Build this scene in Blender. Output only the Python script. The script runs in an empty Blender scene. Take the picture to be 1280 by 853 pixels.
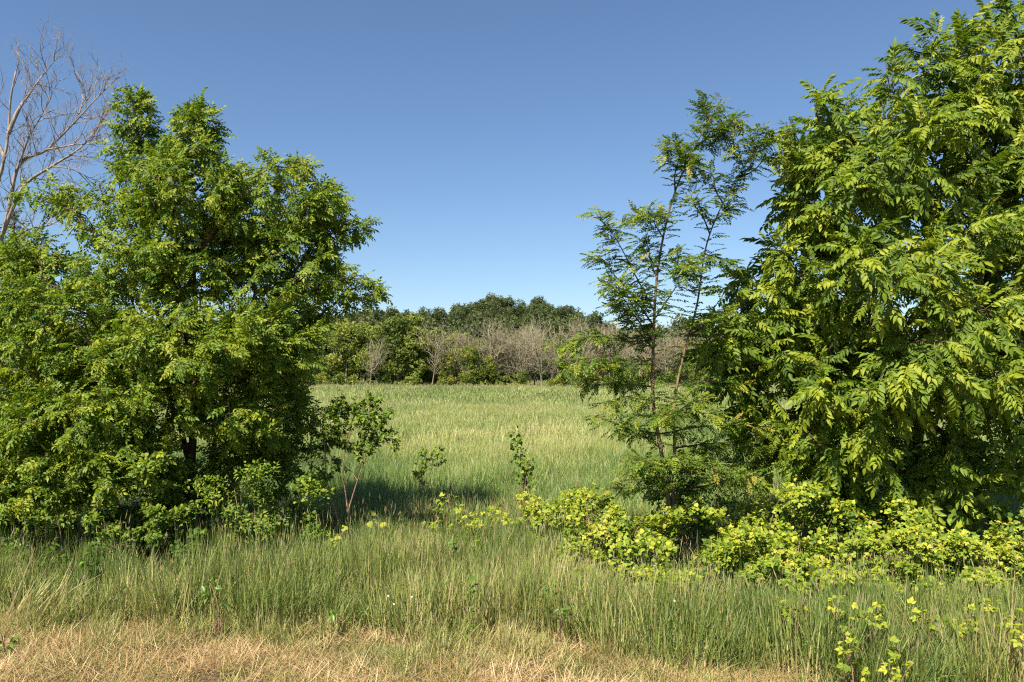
import bpy, math, random
import numpy as np

# ------------------------------------------------------------------ camera, sky, sun, exposure
SC = bpy.context.scene
COL = SC.collection
F = 1000.0            # focal length in pixels of a 1280 wide picture
CAMH = 2.3            # eye height (the photographer stands on the raised road edge)
HOR = 462.0           # picture row of the horizon
SUN_AZ, SUN_EL = 34.0, 51.0      # degrees left of straight behind the camera; elevation

cam = bpy.data.cameras.new('camera')
cam.sensor_width = 36.0
cam.lens = 36.0 * F / 1280.0
cam.clip_start, cam.clip_end = 0.1, 6000.0
cam_o = bpy.data.objects.new('camera', cam)
COL.objects.link(cam_o)
cam_o.location = (0, 0, CAMH)
cam_o.rotation_euler = (math.radians(90) + math.atan((HOR - 426.5) / F), 0, 0)
SC.camera = cam_o

w = bpy.data.worlds.new('World'); SC.world = w; w.use_nodes = True
nt = w.node_tree; nt.nodes.clear()
sky = nt.nodes.new('ShaderNodeTexSky'); sky.sky_type = 'NISHITA'; sky.sun_disc = False
sky.sun_elevation = math.radians(SUN_EL)
sky.sun_rotation = math.radians(180 + SUN_AZ)
sky.altitude = 300.0; sky.air_density = 1.0; sky.dust_density = 0.35; sky.ozone_density = 5.5
bg = nt.nodes.new('ShaderNodeBackground'); bg.inputs['Strength'].default_value = 0.066
wo = nt.nodes.new('ShaderNodeOutputWorld')
nt.links.new(sky.outputs[0], bg.inputs[0]); nt.links.new(bg.outputs[0], wo.inputs[0])

sl = bpy.data.lights.new('sun', 'SUN'); sl.energy = 5.0; sl.angle = math.radians(0.5); sl.color = (1.0, 0.93, 0.80)
so = bpy.data.objects.new('sun', sl); COL.objects.link(so)
so.rotation_euler = (math.radians(90 - SUN_EL), 0, math.radians(-SUN_AZ))
so.location = (-20, -20, 30)

SC.view_settings.view_transform = 'Standard'; SC.view_settings.look = 'None'
SC.view_settings.exposure = 1.1; SC.view_settings.gamma = 1.0
SC.view_settings.use_curve_mapping = False
SC.render.engine = 'CYCLES'
SC.cycles.max_bounces = 4; SC.cycles.diffuse_bounces = 2; SC.cycles.glossy_bounces = 2
SC.cycles.transmission_bounces = 3; SC.cycles.transparent_max_bounces = 4
SC.cycles.use_denoising = False
SC.cycles.use_adaptive_sampling = True; SC.cycles.adaptive_threshold = 0.02
SC.cycles.filter_width = 1.2
SC.cycles.caustics_reflective = False; SC.cycles.caustics_refractive = False

rng = np.random.default_rng(7)
TAU = 2 * math.pi

# ------------------------------------------------------------------ small helpers
def P(px, py, d):
    """world point seen at picture position (px, py) and standing at distance d"""
    return np.array([(px - 640.0) / F * d, d, CAMH + (HOR - py) / F * d])

def nrm(v):
    v = np.asarray(v, float)
    return v / np.maximum(np.linalg.norm(v, axis=-1, keepdims=True), 1e-9)

def unit(n, r=rng):
    return nrm(r.normal(size=(n, 3)))

def vnoise(x, y, seed=0, octaves=3):
    x = np.asarray(x, float); y = np.asarray(y, float); out = np.zeros_like(x); a = 1.0; tot = 0
    for o in range(octaves):
        xi = np.floor(x).astype(np.int64); yi = np.floor(y).astype(np.int64)
        fx = x - xi; fy = y - yi; fx = fx * fx * (3 - 2 * fx); fy = fy * fy * (3 - 2 * fy)
        def h(i, j):
            n = (i * 374761393 + j * 668265263 + (seed + o * 17) * 974634777) & 0xffffffff
            n = ((n ^ (n >> 13)) * 1274126177) & 0xffffffff
            return ((n ^ (n >> 16)) & 0xffff) / 65535.0
        v = (h(xi, yi) * (1 - fx) + h(xi + 1, yi) * fx) * (1 - fy) + (h(xi, yi + 1) * (1 - fx) + h(xi + 1, yi + 1) * fx) * fy
        out += a * v; tot += a; a *= 0.5; x = x * 2.03 + 11.3; y = y * 2.03 + 5.7
    return out / tot

class MB:
    """collects vertices, faces and per-vertex attributes; build() links them as one mesh object"""
    def __init__(s):
        s.v = []; s.f = []; s.n = 0; s.t = []; s.g = []
    def add(s, v, faces, tint=0.5, grad=None):
        v = np.asarray(v, float); k = len(v)
        s.v.append(v)
        for f in faces:                      # list of (m, 3|4) index arrays
            s.f.append(np.asarray(f, np.int64) + s.n)
        s.t.append(np.broadcast_to(np.asarray(tint, float), (k,)))
        s.g.append(np.broadcast_to(np.asarray(0.0 if grad is None else grad, float), (k,)))
        s.n += k
    def mesh(s, name, mats, smooth=False):
        me = bpy.data.meshes.new(name)
        if s.n:
            V = np.concatenate(s.v).astype(np.float32)
            me.vertices.add(len(V)); me.vertices.foreach_set('co', V.ravel())
            loops = np.concatenate([f.ravel() for f in s.f]).astype(np.int32)
            sizes = np.concatenate([np.full(len(f), f.shape[1]) for f in s.f]).astype(np.int32)
            me.loops.add(len(loops)); me.loops.foreach_set('vertex_index', loops)
            me.polygons.add(len(sizes))
            starts = np.concatenate([[0], np.cumsum(sizes)[:-1]]).astype(np.int32)
            me.polygons.foreach_set('loop_start', starts)
            me.polygons.foreach_set('loop_total', sizes)
            if smooth:
                me.polygons.foreach_set('use_smooth', np.ones(len(sizes), bool))
            a = me.attributes.new('tint', 'FLOAT', 'POINT'); a.data.foreach_set('value', np.concatenate(s.t).astype(np.float32))
            a = me.attributes.new('grad', 'FLOAT', 'POINT'); a.data.foreach_set('value', np.concatenate(s.g).astype(np.float32))
            me.update(calc_edges=True); me.validate()
        for m in (mats if isinstance(mats, (list, tuple)) else [mats]):
            me.materials.append(m)
        return me
    def build(s, name, mat, parent=None, smooth=False):
        return link(name, s.mesh(name, mat, smooth), parent)

def link(name, data, parent=None):
    o = bpy.data.objects.new(name, data); COL.objects.link(o)
    if parent is not None:
        o.parent = parent
        o.matrix_parent_inverse = parent_inv(parent)
    return o
def parent_inv(p):
    from mathutils import Matrix
    M = Matrix.Translation(p.location)
    return M.inverted()

def tag(o, label=None, cat=None, group=None, kind=None):
    if label: o['label'] = label
    if cat: o['category'] = cat
    if group: o['group'] = group
    if kind: o['kind'] = kind
    return o

def thing(name, label, cat, loc, group=None):
    o = bpy.data.objects.new(name, None); COL.objects.link(o); o.location = [float(c) for c in loc]
    o.empty_display_size = 0.2
    return tag(o, label, cat, group)

# ------------------------------------------------------------------ materials
def new_mat(name):
    m = bpy.data.materials.new(name); m.use_nodes = True; m.node_tree.nodes.clear(); return m
def ramp(nt, stops):
    r = nt.nodes.new('ShaderNodeValToRGB'); e = r.color_ramp.elements
    while len(e) < len(stops): e.new(0.5)
    for el, (p, c) in zip(e, stops):
        el.position = p; el.color = (*c, 1)
    return r
def leaf_mat(name, stops, trans=0.3, rough=0.42, spec=0.45, tcol=(1.15, 1.25, 0.55), rand=0.0, mode='GEOMETRY'):
    m = new_mat(name); nt = m.node_tree; N = nt.nodes; L = nt.links
    at = N.new('ShaderNodeAttribute'); at.attribute_name = 'tint'
    src = at.outputs['Fac']
    if rand:
        oi = N.new('ShaderNodeObjectInfo'); ma = N.new('ShaderNodeMath'); ma.operation = 'MULTIPLY_ADD'
        ma.inputs[1].default_value = rand; L.new(oi.outputs['Random'], ma.inputs[0])
        mb = N.new('ShaderNodeMath'); mb.operation = 'SUBTRACT'; mb.inputs[1].default_value = rand / 2
        L.new(src, ma.inputs[2]); L.new(ma.outputs[0], mb.inputs[0]); src = mb.outputs[0]
    r = ramp(nt, stops); L.new(src, r.inputs[0])
    p = N.new('ShaderNodeBsdfPrincipled'); p.inputs['Roughness'].default_value = rough
    p.inputs['Specular IOR Level'].default_value = spec
    L.new(r.outputs[0], p.inputs['Base Color'])
    tc = N.new('ShaderNodeMix'); tc.data_type = 'RGBA'; tc.blend_type = 'MULTIPLY'; tc.inputs[0].default_value = 1.0
    L.new(r.outputs[0], tc.inputs[6]); tc.inputs[7].default_value = (*tcol, 1)
    t = N.new('ShaderNodeBsdfTranslucent'); L.new(tc.outputs[2], t.inputs[0])
    mx = N.new('ShaderNodeMixShader'); mx.inputs[0].default_value = trans
    L.new(p.outputs[0], mx.inputs[1]); L.new(t.outputs[0], mx.inputs[2])
    o = N.new('ShaderNodeOutputMaterial'); L.new(mx.outputs[0], o.inputs[0])
    return m
def bark_mat(name, c1, c2, scale=18.0, rough=0.85):
    m = new_mat(name); nt = m.node_tree; N = nt.nodes; L = nt.links
    tc = N.new('ShaderNodeTexCoord'); mp = N.new('ShaderNodeMapping'); mp.inputs['Scale'].default_value = (1, 1, 0.25)
    L.new(tc.outputs['Object'], mp.inputs[0])
    n = N.new('ShaderNodeTexNoise'); n.inputs['Scale'].default_value = scale; n.inputs['Detail'].default_value = 6
    L.new(mp.outputs[0], n.inputs[0])
    r = ramp(nt, [(0.3, c1), (0.7, c2)]); L.new(n.outputs[0], r.inputs[0])
    b = N.new('ShaderNodeBump'); b.inputs['Strength'].default_value = 0.6; b.inputs['Distance'].default_value = 0.02
    L.new(n.outputs[0], b.inputs['Height'])
    p = N.new('ShaderNodeBsdfPrincipled'); p.inputs['Roughness'].default_value = rough
    p.inputs['Specular IOR Level'].default_value = 0.2
    L.new(r.outputs[0], p.inputs['Base Color']); L.new(b.outputs[0], p.inputs['Normal'])
    o = N.new('ShaderNodeOutputMaterial'); L.new(p.outputs[0], o.inputs[0])
    return m
def grass_mat(name, stops, base_col, head_col, trans=0.3, rough=0.5):
    """blade colour: instance tint picks the hue, the dry sheath colour at the foot, tan seed heads (tint of the mesh = 1)"""
    m = new_mat(name); nt = m.node_tree; N = nt.nodes; L = nt.links
    at = N.new('ShaderNodeAttribute'); at.attribute_type = 'INSTANCER'; at.attribute_name = 'itint'
    am = N.new('ShaderNodeAttribute'); am.attribute_name = 'tint'
    ag = N.new('ShaderNodeAttribute'); ag.attribute_name = 'grad'
    ad = N.new('ShaderNodeMath'); ad.operation = 'ADD'
    sb = N.new('ShaderNodeMath'); sb.operation = 'MULTIPLY_ADD'; sb.inputs[1].default_value = 0.5; sb.inputs[2].default_value = -0.25
    L.new(am.outputs['Fac'], sb.inputs[0]); L.new(at.outputs['Fac'], ad.inputs[0]); L.new(sb.outputs[0], ad.inputs[1])
    r = ramp(nt, stops); L.new(ad.outputs[0], r.inputs[0])
    rb = ramp(nt, [(0.0, (1, 1, 1)), (0.45, (0, 0, 0))]); L.new(ag.outputs['Fac'], rb.inputs[0])
    m1 = N.new('ShaderNodeMix'); m1.data_type = 'RGBA'; L.new(rb.outputs[0], m1.inputs[0]); L.new(r.outputs[0], m1.inputs[6]); m1.inputs[7].default_value = (*base_col, 1)
    gt = N.new('ShaderNodeMath'); gt.operation = 'GREATER_THAN'; gt.inputs[1].default_value = 1.5; L.new(am.outputs['Fac'], gt.inputs[0])
    m2 = N.new('ShaderNodeMix'); m2.data_type = 'RGBA'; L.new(gt.outputs[0], m2.inputs[0]); L.new(m1.outputs[2], m2.inputs[6]); m2.inputs[7].default_value = (*head_col, 1)
    p = N.new('ShaderNodeBsdfPrincipled'); p.inputs['Roughness'].default_value = rough; p.inputs['Specular IOR Level'].default_value = 0.35
    L.new(m2.outputs[2], p.inputs['Base Color'])
    t = N.new('ShaderNodeBsdfTranslucent'); L.new(m2.outputs[2], t.inputs[0])
    mx = N.new('ShaderNodeMixShader'); mx.inputs[0].default_value = trans
    L.new(p.outputs[0], mx.inputs[1]); L.new(t.outputs[0], mx.inputs[2])
    o = N.new('ShaderNodeOutputMaterial'); L.new(mx.outputs[0], o.inputs[0])
    return m
def ground_mat():
    m = new_mat('soil_and_thatch'); nt = m.node_tree; N = nt.nodes; L = nt.links
    g = N.new('ShaderNodeNewGeometry')
    n1 = N.new('ShaderNodeTexNoise'); n1.inputs['Scale'].default_value = 0.12; n1.inputs['Detail'].default_value = 8; n1.inputs['Roughness'].default_value = 0.7
    n2 = N.new('ShaderNodeTexNoise'); n2.inputs['Scale'].default_value = 30; n2.inputs['Detail'].default_value = 5
    L.new(g.outputs['Position'], n1.inputs[0]); L.new(g.outputs['Position'], n2.inputs[0])
    sx = N.new('ShaderNodeSeparateXYZ'); L.new(g.outputs['Position'], sx.inputs[0])
    mr = N.new('ShaderNodeMapRange'); mr.inputs[1].default_value = 6.3; mr.inputs[2].default_value = 9.0; L.new(sx.outputs[1], mr.inputs[0])
    r1 = ramp(nt, [(0.35, (0.065, 0.085, 0.028)), (0.7, (0.12, 0.12, 0.045))]); L.new(n1.outputs[0], r1.inputs[0])
    r2 = ramp(nt, [(0.3, (0.06, 0.042, 0.026)), (0.7, (0.17, 0.12, 0.07))]); L.new(n2.outputs[0], r2.inputs[0])
    mx = N.new('ShaderNodeMix'); mx.data_type = 'RGBA'; L.new(mr.outputs[0], mx.inputs[0]); L.new(r2.outputs[0], mx.inputs[6]); L.new(r1.outputs[0], mx.inputs[7])
    b = N.new('ShaderNodeBump'); b.inputs['Strength'].default_value = 0.8; b.inputs['Distance'].default_value = 0.03; L.new(n2.outputs[0], b.inputs['Height'])
    p = N.new('ShaderNodeBsdfPrincipled'); p.inputs['Roughness'].default_value = 0.95; p.inputs['Specular IOR Level'].default_value = 0.1
    L.new(mx.outputs[2], p.inputs['Base Color']); L.new(b.outputs[0], p.inputs['Normal'])
    o = N.new('ShaderNodeOutputMaterial'); L.new(p.outputs[0], o.inputs[0])
    return m

M = {}
M['ground'] = ground_mat()
M['locust'] = leaf_mat('locust_leaf', [(0, (0.045, 0.105, 0.012)), (0.5, (0.142, 0.215, 0.018)), (1, (0.31, 0.34, 0.028))], trans=0.36, rough=0.5, spec=0.25)
M['walnut'] = leaf_mat('walnut_leaf', [(0, (0.045, 0.090, 0.009)), (0.5, (0.145, 0.215, 0.017)), (1, (0.33, 0.36, 0.029))], trans=0.36, rough=0.52, spec=0.28)
M['honey'] = leaf_mat('honey_locust_leaf', [(0, (0.04, 0.085, 0.012)), (0.5, (0.115, 0.185, 0.020)), (0.9, (0.26, 0.30, 0.03)), (1, (0.36, 0.27, 0.05))], trans=0.34, rough=0.5, spec=0.25)
M['bramble'] = leaf_mat('bramble_leaf', [(0, (0.07, 0.135, 0.014)), (0.5, (0.23, 0.295, 0.024)), (0.85, (0.40, 0.41, 0.034)), (1, (0.46, 0.37, 0.07))], trans=0.28, rough=0.55, spec=0.25)
M['shrub'] = leaf_mat('shrub_leaf', [(0, (0.045, 0.095, 0.012)), (0.5, (0.14, 0.21, 0.020)), (1, (0.30, 0.33, 0.035))], trans=0.32, rough=0.55, spec=0.22)
M['cedar'] = leaf_mat('cedar_needle', [(0, (0.020, 0.040, 0.010)), (1, (0.055, 0.085, 0.022))], trans=0.1, rough=0.6)
M['far'] = leaf_mat('far_leaf', [(0, (0.075, 0.115, 0.022)), (0.5, (0.18, 0.22, 0.038)), (1, (0.33, 0.32, 0.065))], rand=0.7, rough=0.6, spec=0.2)
M['hill'] = leaf_mat('hill_leaf', [(0, (0.055, 0.080, 0.030)), (0.5, (0.092, 0.118, 0.042)), (1, (0.145, 0.16, 0.056))], rand=0.7, rough=0.6, spec=0.2)
M['weed'] = leaf_mat('weed_leaf', [(0, (0.05, 0.12, 0.015)), (1, (0.16, 0.26, 0.03))])
M['petal'] = leaf_mat('white_petal', [(0, (0.55, 0.55, 0.50)), (1, (0.6, 0.6, 0.56))], trans=0.2, tcol=(1, 1, 1))
M['bark'] = bark_mat('brown_bark', (0.04, 0.026, 0.017), (0.13, 0.088, 0.058))
M['bark_red'] = bark_mat('reddish_bark', (0.05, 0.030, 0.020), (0.15, 0.092, 0.058))
M['bark_light'] = bark_mat('light_brown_bark', (0.10, 0.062, 0.042), (0.26, 0.17, 0.11))
M['bark_grey'] = bark_mat('grey_bark', (0.15, 0.12, 0.10), (0.36, 0.295, 0.245))
M['bark_far'] = bark_mat('pale_far_bark', (0.18, 0.15, 0.095), (0.34, 0.295, 0.195), scale=3)
M['cane'] = bark_mat('pinkish_cane', (0.16, 0.09, 0.06), (0.36, 0.22, 0.15), scale=40)
M['grass'] = grass_mat('verge_grass_blade', [(0, (0.095, 0.165, 0.034)), (0.4, (0.24, 0.295, 0.068)), (0.75, (0.42, 0.40, 0.14)), (1, (0.60, 0.47, 0.24))], (0.43, 0.32, 0.16), (0.40, 0.33, 0.18), trans=0.36)
M['field'] = grass_mat('field_grass_blade', [(0, (0.115, 0.205, 0.048)), (0.4, (0.265, 0.35, 0.090)), (0.75, (0.43, 0.45, 0.145)), (1, (0.58, 0.54, 0.24))], (0.21, 0.27, 0.075), (0.40, 0.37, 0.17), trans=0.36)
M['straw'] = grass_mat('dry_straw', [(0, (0.15, 0.16, 0.045)), (0.3, (0.39, 0.275, 0.115)), (0.65, (0.58, 0.405, 0.20)), (1, (0.73, 0.56, 0.34))], (0.40, 0.275, 0.13), (0.5, 0.4, 0.2), trans=0.15)

# ------------------------------------------------------------------ templates: leaves and leaf sprays
def leaflet(L, W, fold=0.25, droop=0.15, fine=False):
    """one leaflet along +y, folded on the midrib"""
    if not fine:
        v = np.array([[0, 0, 0], [-W / 2, L * .45, W * fold], [0, L, -L * droop], [W / 2, L * .45, W * fold]])
        return v, [np.array([[0, 2, 1], [0, 3, 2]])]
    v = np.array([[0, 0, 0], [-W * .42, L * .25, W * fold], [-W * .40, L * .6, W * fold - L * droop * .4], [0, L, -L * droop],
                  [W * .40, L * .6, W * fold - L * droop * .4], [W * .42, L * .25, W * fold], [0, L * .45, -L * droop * .2]])
    return v, [np.array([[0, 6, 1], [1, 6, 2], [2, 6, 3], [0, 5, 6], [5, 4, 6], [4, 3, 6]])]

def xform(v, pos, R, s=1.0):
    return v @ (R.T * s) + pos
def rotm(axis, a):
    c, s = math.cos(a), math.sin(a); x, y, z = axis
    return np.array([[c + x * x * (1 - c), x * y * (1 - c) - z * s, x * z * (1 - c) + y * s],
                     [y * x * (1 - c) + z * s, c + y * y * (1 - c), y * z * (1 - c) - x * s],
                     [z * x * (1 - c) - y * s, z * y * (1 - c) + x * s, c + z * z * (1 - c)]])

def compound(L, pairs, lw, ll, curve, r, fine=False, open_ang=65, hang=0.25, end=True, petiole=0.18):
    """pinnate leaf along +y: rachis curving down by `curve` radians, leaflets in pairs; returns v, faces, tint"""
    V = []; Fs = []; T = []; n = 0
    def put(v, f, t):
        nonlocal n
        V.append(v); [Fs.append(a + n) for a in f]; T.append(np.full(len(v), t)); n += len(v)
    K = 7; pts = []; p = np.zeros(3); ang = r.normal(0, 0.08); side = r.normal(0, 0.12)
    for i in range(K + 1):
        pts.append(p.copy())
        ang -= curve / K; p = p + np.array([math.sin(side) * math.cos(ang), math.cos(side) * math.cos(ang), math.sin(ang)]) * L / K
    pts = np.array(pts)
    def at(t):
        x = t * K; i = min(int(x), K - 1); return pts[i] + (pts[i + 1] - pts[i]) * (x - i), nrm(pts[i + 1] - pts[i])
    rw = lw * 0.06
    strip = np.concatenate([pts[::2] + [-rw, 0, 0], pts[::2] + [rw, 0, 0]]); m = len(pts[::2])
    put(strip, [np.array([[i, i + 1, m + i + 1, m + i] for i in range(m - 1)])][0:1] if False else [], .5) if False else None
    tri = []
    for i in range(m - 1):
        tri += [[i, m + i, m + i + 1], [i, m + i + 1, i + 1]]
    put(strip, [np.array(tri)], 0.65)
    for k in range(pairs):
        t = petiole + (0.96 - petiole) * (k + 0.5) / pairs
        q, tg = at(t)
        sz = (0.72 + 0.28 * math.sin(math.pi * (0.15 + 0.75 * (k + .5) / pairs))) * r.uniform(0.88, 1.1)
        for sgn in (-1, 1):
            a = math.radians(open_ang - 18 * t + r.normal(0, 7)) * sgn
            dirv = nrm(np.array([math.sin(a), 0, 0]) + tg * math.cos(a) + np.array([0, 0, -hang + r.normal(0, 0.12)]))
            up = nrm(np.cross(np.cross(dirv, [0, 0, 1.0]), dirv) + np.array([r.normal(0, .3), r.normal(0, .3), 0]))
            x = np.cross(dirv, up); R = np.stack([x, dirv, nrm(np.cross(x, dirv))], 1)
            v, f = leaflet(ll * sz, lw * sz, fold=r.uniform(.1, .35), droop=r.uniform(.05, .25), fine=fine)
            put(xform(v, q, R), f, 0.5 + r.normal(0, 0.06))
    if end:
        q, tg = at(0.985); x = np.array([1.0, 0, 0]); z = nrm(np.cross(x, tg)); R = np.stack([x, tg, z], 1)
        v, f = leaflet(ll, lw, fine=fine); put(xform(v, q, R), f, 0.55)
    return np.concatenate(V), [np.concatenate(Fs)], np.concatenate(T)

def frames(dirs, ups):
    y = nrm(dirs); z = nrm(ups - (ups * y).sum(-1, keepdims=True) * y); x = np.cross(y, z)
    return np.stack([x, y, z], -1)

def scatter(mb, temps, pos, dirs, ups, scale, tint, r=rng):
    """put copies of template leaves into a mesh builder"""
    m = len(pos)
    if m == 0: return
    R = frames(dirs, ups); which = r.integers(0, len(temps), m); scale = np.broadcast_to(scale, (m,)); tint = np.broadcast_to(tint, (m,))
    for k, (tv, tf, tt) in enumerate(temps):
        idx = np.nonzero(which == k)[0]
        if not len(idx): continue
        W = np.einsum('mij,nj->mni', R[idx], tv) * scale[idx, None, None] + pos[idx, None, :]
        off = (np.arange(len(idx)) * len(tv))[:, None, None]
        fs = [(f[None] + off).reshape(-1, f.shape[1]) for f in tf]
        mb.add(W.reshape(-1, 3), fs, (tint[idx, None] + (tt - 0.5)[None]).ravel())

r0 = np.random.default_rng(3)
T_LOC = [compound(0.20, 5, 0.029, 0.055, 0.5, r0, open_ang=72) for _ in range(6)]
T_WAL = [compound(0.46, 8, 0.050, 0.108, c, r0, fine=True, open_ang=66, hang=0.30) for c in (0.5, 0.75, 0.9, 1.2, .6, 0.8)]
T_HON = [compound(0.17, 6, 0.022, 0.042, 0.4, r0, open_ang=75, hang=0.05) for _ in range(6)]
def single(L, W, droop):
    v, f = leaflet(L, W, 0.2, droop, fine=True); return v, f, np.full(len(v), 0.5)
T_OVAL = [single(1.0, 0.55, d) for d in (.1, .25, .4)]
def lobed(r):
    """broad toothed, three-lobed leaf of unit length on a short stalk"""
    out = np.array([[0, .06], [-.24, -.03], [-.43, .10], [-.45, .30], [-.40, .52], [-.20, .72], [0, 1.0], [.20, .72], [.40, .52], [.45, .30], [.43, .10], [.24, -.03]])
    out = out * (1 + r.normal(0, .05, out.shape))
    cup = r.uniform(-.25, .1); dr = r.uniform(.1, .45)
    def z(p): return cup * abs(p[0]) - dr * max(p[1] - .2, 0) ** 1.5 + r.normal(0, .02)
    v = [[p[0], p[1], z(p)] for p in out] + [[0, .35, .02]]
    c = len(v) - 1; n = len(out)
    f = [[i, c, (i + 1) % n] for i in range(n)]
    v += [[-.012, .1, 0], [.012, .1, 0], [0, -.45, -.15]]; f += [[c + 1, c + 3, c + 2]]
    return np.array(v, float), [np.array(f)], np.full(len(v), .5)
def trifoliate(r):
    V = []; Fs = []; n = 0
    for a, s in ((0, 1.0), (1.05, .82), (-1.05, .82)):
        v, f = leaflet(.62 * s, .46 * s, r.uniform(.05, .25), r.uniform(.1, .4), fine=True)
        R = rotm((0, 0, 1), a + r.normal(0, .1)); V.append(v @ R.T + [0, .38, r.normal(0, .03)]); Fs.append(f[0] + n); n += len(v)
    V.append(np.array([[-.012, .38, 0], [.012, .38, 0], [0, -.2, -.1]])); Fs.append(np.array([[0, 2, 1]]) + n)
    v = np.concatenate(V); return v, [np.concatenate(Fs)], np.full(len(v), .5)
T_LOBED = [lobed(r0) for _ in range(5)]
T_TRI = [trifoliate(r0) for _ in range(5)]
def clump_card(r, n=5):
    """far away tuft: a few crossing leaf-sized faces"""
    V = []; Fs = []; k = 0
    for i in range(n):
        v, f = leaflet(r.uniform(.5, 1), r.uniform(.4, .75), r.uniform(-.2, .3), r.uniform(0, .4))
        R = rotm(nrm(np.array([*r.normal(size=2), 0])), r.normal(0, .75)) @ rotm((0, 0, 1), r.uniform(0, TAU)); V.append(v @ R.T + r.normal(0, .38, 3)); Fs.append(f[0] + k); k += len(v)
    v = np.concatenate(V); return v, [np.concatenate(Fs)], np.full(len(v), .5)
T_TUFT = [clump_card(r0) for _ in range(6)]

# ------------------------------------------------------------------ branches
def tube(mb, pts, rad, sides=5, tint=.5):
    pts = np.asarray(pts, float); rad = np.asarray(rad, float); n = len(pts)
    tg = nrm(np.gradient(pts, axis=0)); ref = np.array([0.37, 0.83, 0.41])
    a = nrm(np.cross(tg, ref)); b = np.cross(tg, a)
    th = np.arange(sides) / sides * TAU
    V = pts[:, None] + rad[:, None, None] * (np.cos(th)[None, :, None] * a[:, None] + np.sin(th)[None, :, None] * b[:, None])
    i = np.arange(n - 1)[:, None]; j = np.arange(sides)[None]; jn = (j + 1) % sides
    q = np.stack([i * sides + j, i * sides + jn, (i + 1) * sides + jn, (i + 1) * sides + j], -1).reshape(-1, 4)
    cap = np.array([[0, k + 1, k] for k in range(1, sides - 1)])
    mb.add(V.reshape(-1, 3), [q, (n - 1) * sides + cap[:, ::-1]], tint)

def smooth_path(ctrl, step=0.12):
    """Catmull-Rom through control points"""
    c = np.asarray(ctrl, float); c = np.vstack([2 * c[0] - c[1], c, 2 * c[-1] - c[-2]]); out = []
    for i in range(1, len(c) - 2):
        n = max(2, int(np.linalg.norm(c[i + 1] - c[i]) / step))
        for t in np.arange(n) / n:
            out.append(0.5 * (2 * c[i] + (c[i + 1] - c[i - 1]) * t + (2 * c[i - 1] - 5 * c[i] + 4 * c[i + 1] - c[i + 2]) * t * t + (3 * c[i] - c[i - 1] - 3 * c[i + 1] + c[i + 2]) * t ** 3))
    out.append(c[-2]); return np.array(out)

def grow(stems, targets, bf=0.45, down=0.6, skip=0.25):
    """minimum-spanning growth from the stems to the leaf positions; returns nodes, parent, stem flag"""
    nodes = []; par = []; pl = []; open_ = []
    for s in stems:
        l = 0.0; base = len(nodes)
        for i, p in enumerate(s):
            if i: l += np.linalg.norm(p - s[i - 1])
            nodes.append(p); par.append(-1 if i == 0 else base + i - 1); pl.append(l); open_.append(i > skip * len(s))
    ns = len(nodes); X = np.array(nodes); plA = np.array(pl); op = np.array(open_)
    T = np.asarray(targets, float); m = len(T)
    def cost(tp, q, lq):
        d = tp - q; return np.linalg.norm(d, axis=-1) + bf * lq + down * np.maximum(0, -d[..., 2])
    C = cost(T[:, None], X[None, op], plA[None, op]); best = C.argmin(1); bc = C.min(1); bi = np.nonzero(op)[0][best]
    done = np.zeros(m, bool); nodes = list(X)
    for _ in range(m):
        k = int(np.where(done, 1e9, bc).argmin()); done[k] = True
        j = bi[k]; l = pl[j] + np.linalg.norm(T[k] - nodes[j]); idx = len(nodes)
        nodes.append(T[k]); par.append(j); pl.append(l)
        c = cost(T, T[k], l); u = (c < bc) & ~done; bc[u] = c[u]; bi[u] = idx
    return np.array(nodes), np.array(par), ns

def chains(nodes, par, ns):
    n = len(nodes); kids = [[] for _ in range(n)]; cnt = np.ones(n)
    for i in range(n - 1, -1, -1):
        if par[i] >= 0: kids[par[i]].append(i)
    order = list(range(ns, n))[::-1]
    for i in order: cnt[par[i]] += cnt[i] if par[i] >= ns else 0
    out = []
    def start(j, first):
        path = [j, first]; cur = first
        while True:
            ks = [k for k in kids[cur] if k >= ns]
            if not ks: break
            ks.sort(key=lambda k: -cnt[k]); 
            for k in ks[1:]: stack.append((cur, k))
            path.append(ks[0]); cur = ks[0]
        out.append(path)
    stack = [(par[i], i) for i in range(ns, n) if par[i] < ns]
    while stack:
        j, k = stack.pop(); start(j, k)
    return out, cnt

def wood(root, stems, stem_rad, nodes, par, ns, mat, r, rtip=0.0045, power=0.42, limb_r=0.018, trunk_name='trunk', maxlimb=14, jit=0.10, sides=3):
    """trunk, each stout limb and the joined fine twigs as parts of the tree"""
    for s, rd in zip(stems, stem_rad):
        mb = MB(); k = len(s); rr = rd[0] + (rd[1] - rd[0]) * np.linspace(0, 1, k) ** 0.8
        rr = rr * (1 + 0.06 * r.normal(size=k)); rr[0] *= 1.25
        tube(mb, s, rr, 9); mb.build(trunk_name, mat, root, True)
    ch, cnt = chains(nodes, par, ns)
    tw = MB(); limbs = 0
    ch.sort(key=lambda c: -cnt[c[1]])
    for c in ch:
        pts = nodes[c]; rad = rtip * np.array([cnt[c[1]]] + [cnt[i] for i in c[1:]]) ** power
        P2 = []; R2 = []
        for i in range(len(pts) - 1):
            L = np.linalg.norm(pts[i + 1] - pts[i]); P2.append(pts[i]); R2.append(rad[i])
            P2.append((pts[i] + pts[i + 1]) / 2 + r.normal(0, jit * L * .5, 3) + [0, 0, -.05 * L]); R2.append((rad[i] + rad[i + 1]) / 2)
        P2.append(pts[-1]); R2.append(rad[-1] * .5)
        if rad[0] > limb_r and limbs < maxlimb:
            mb = MB(); tube(mb, P2, R2, 6); mb.build('limb', mat, root, True); limbs += 1
        else:
            tube(tw, P2, R2, sides)
    if tw.n: tw.build('twigs', mat, root)['kind'] = 'stuff'

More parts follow.
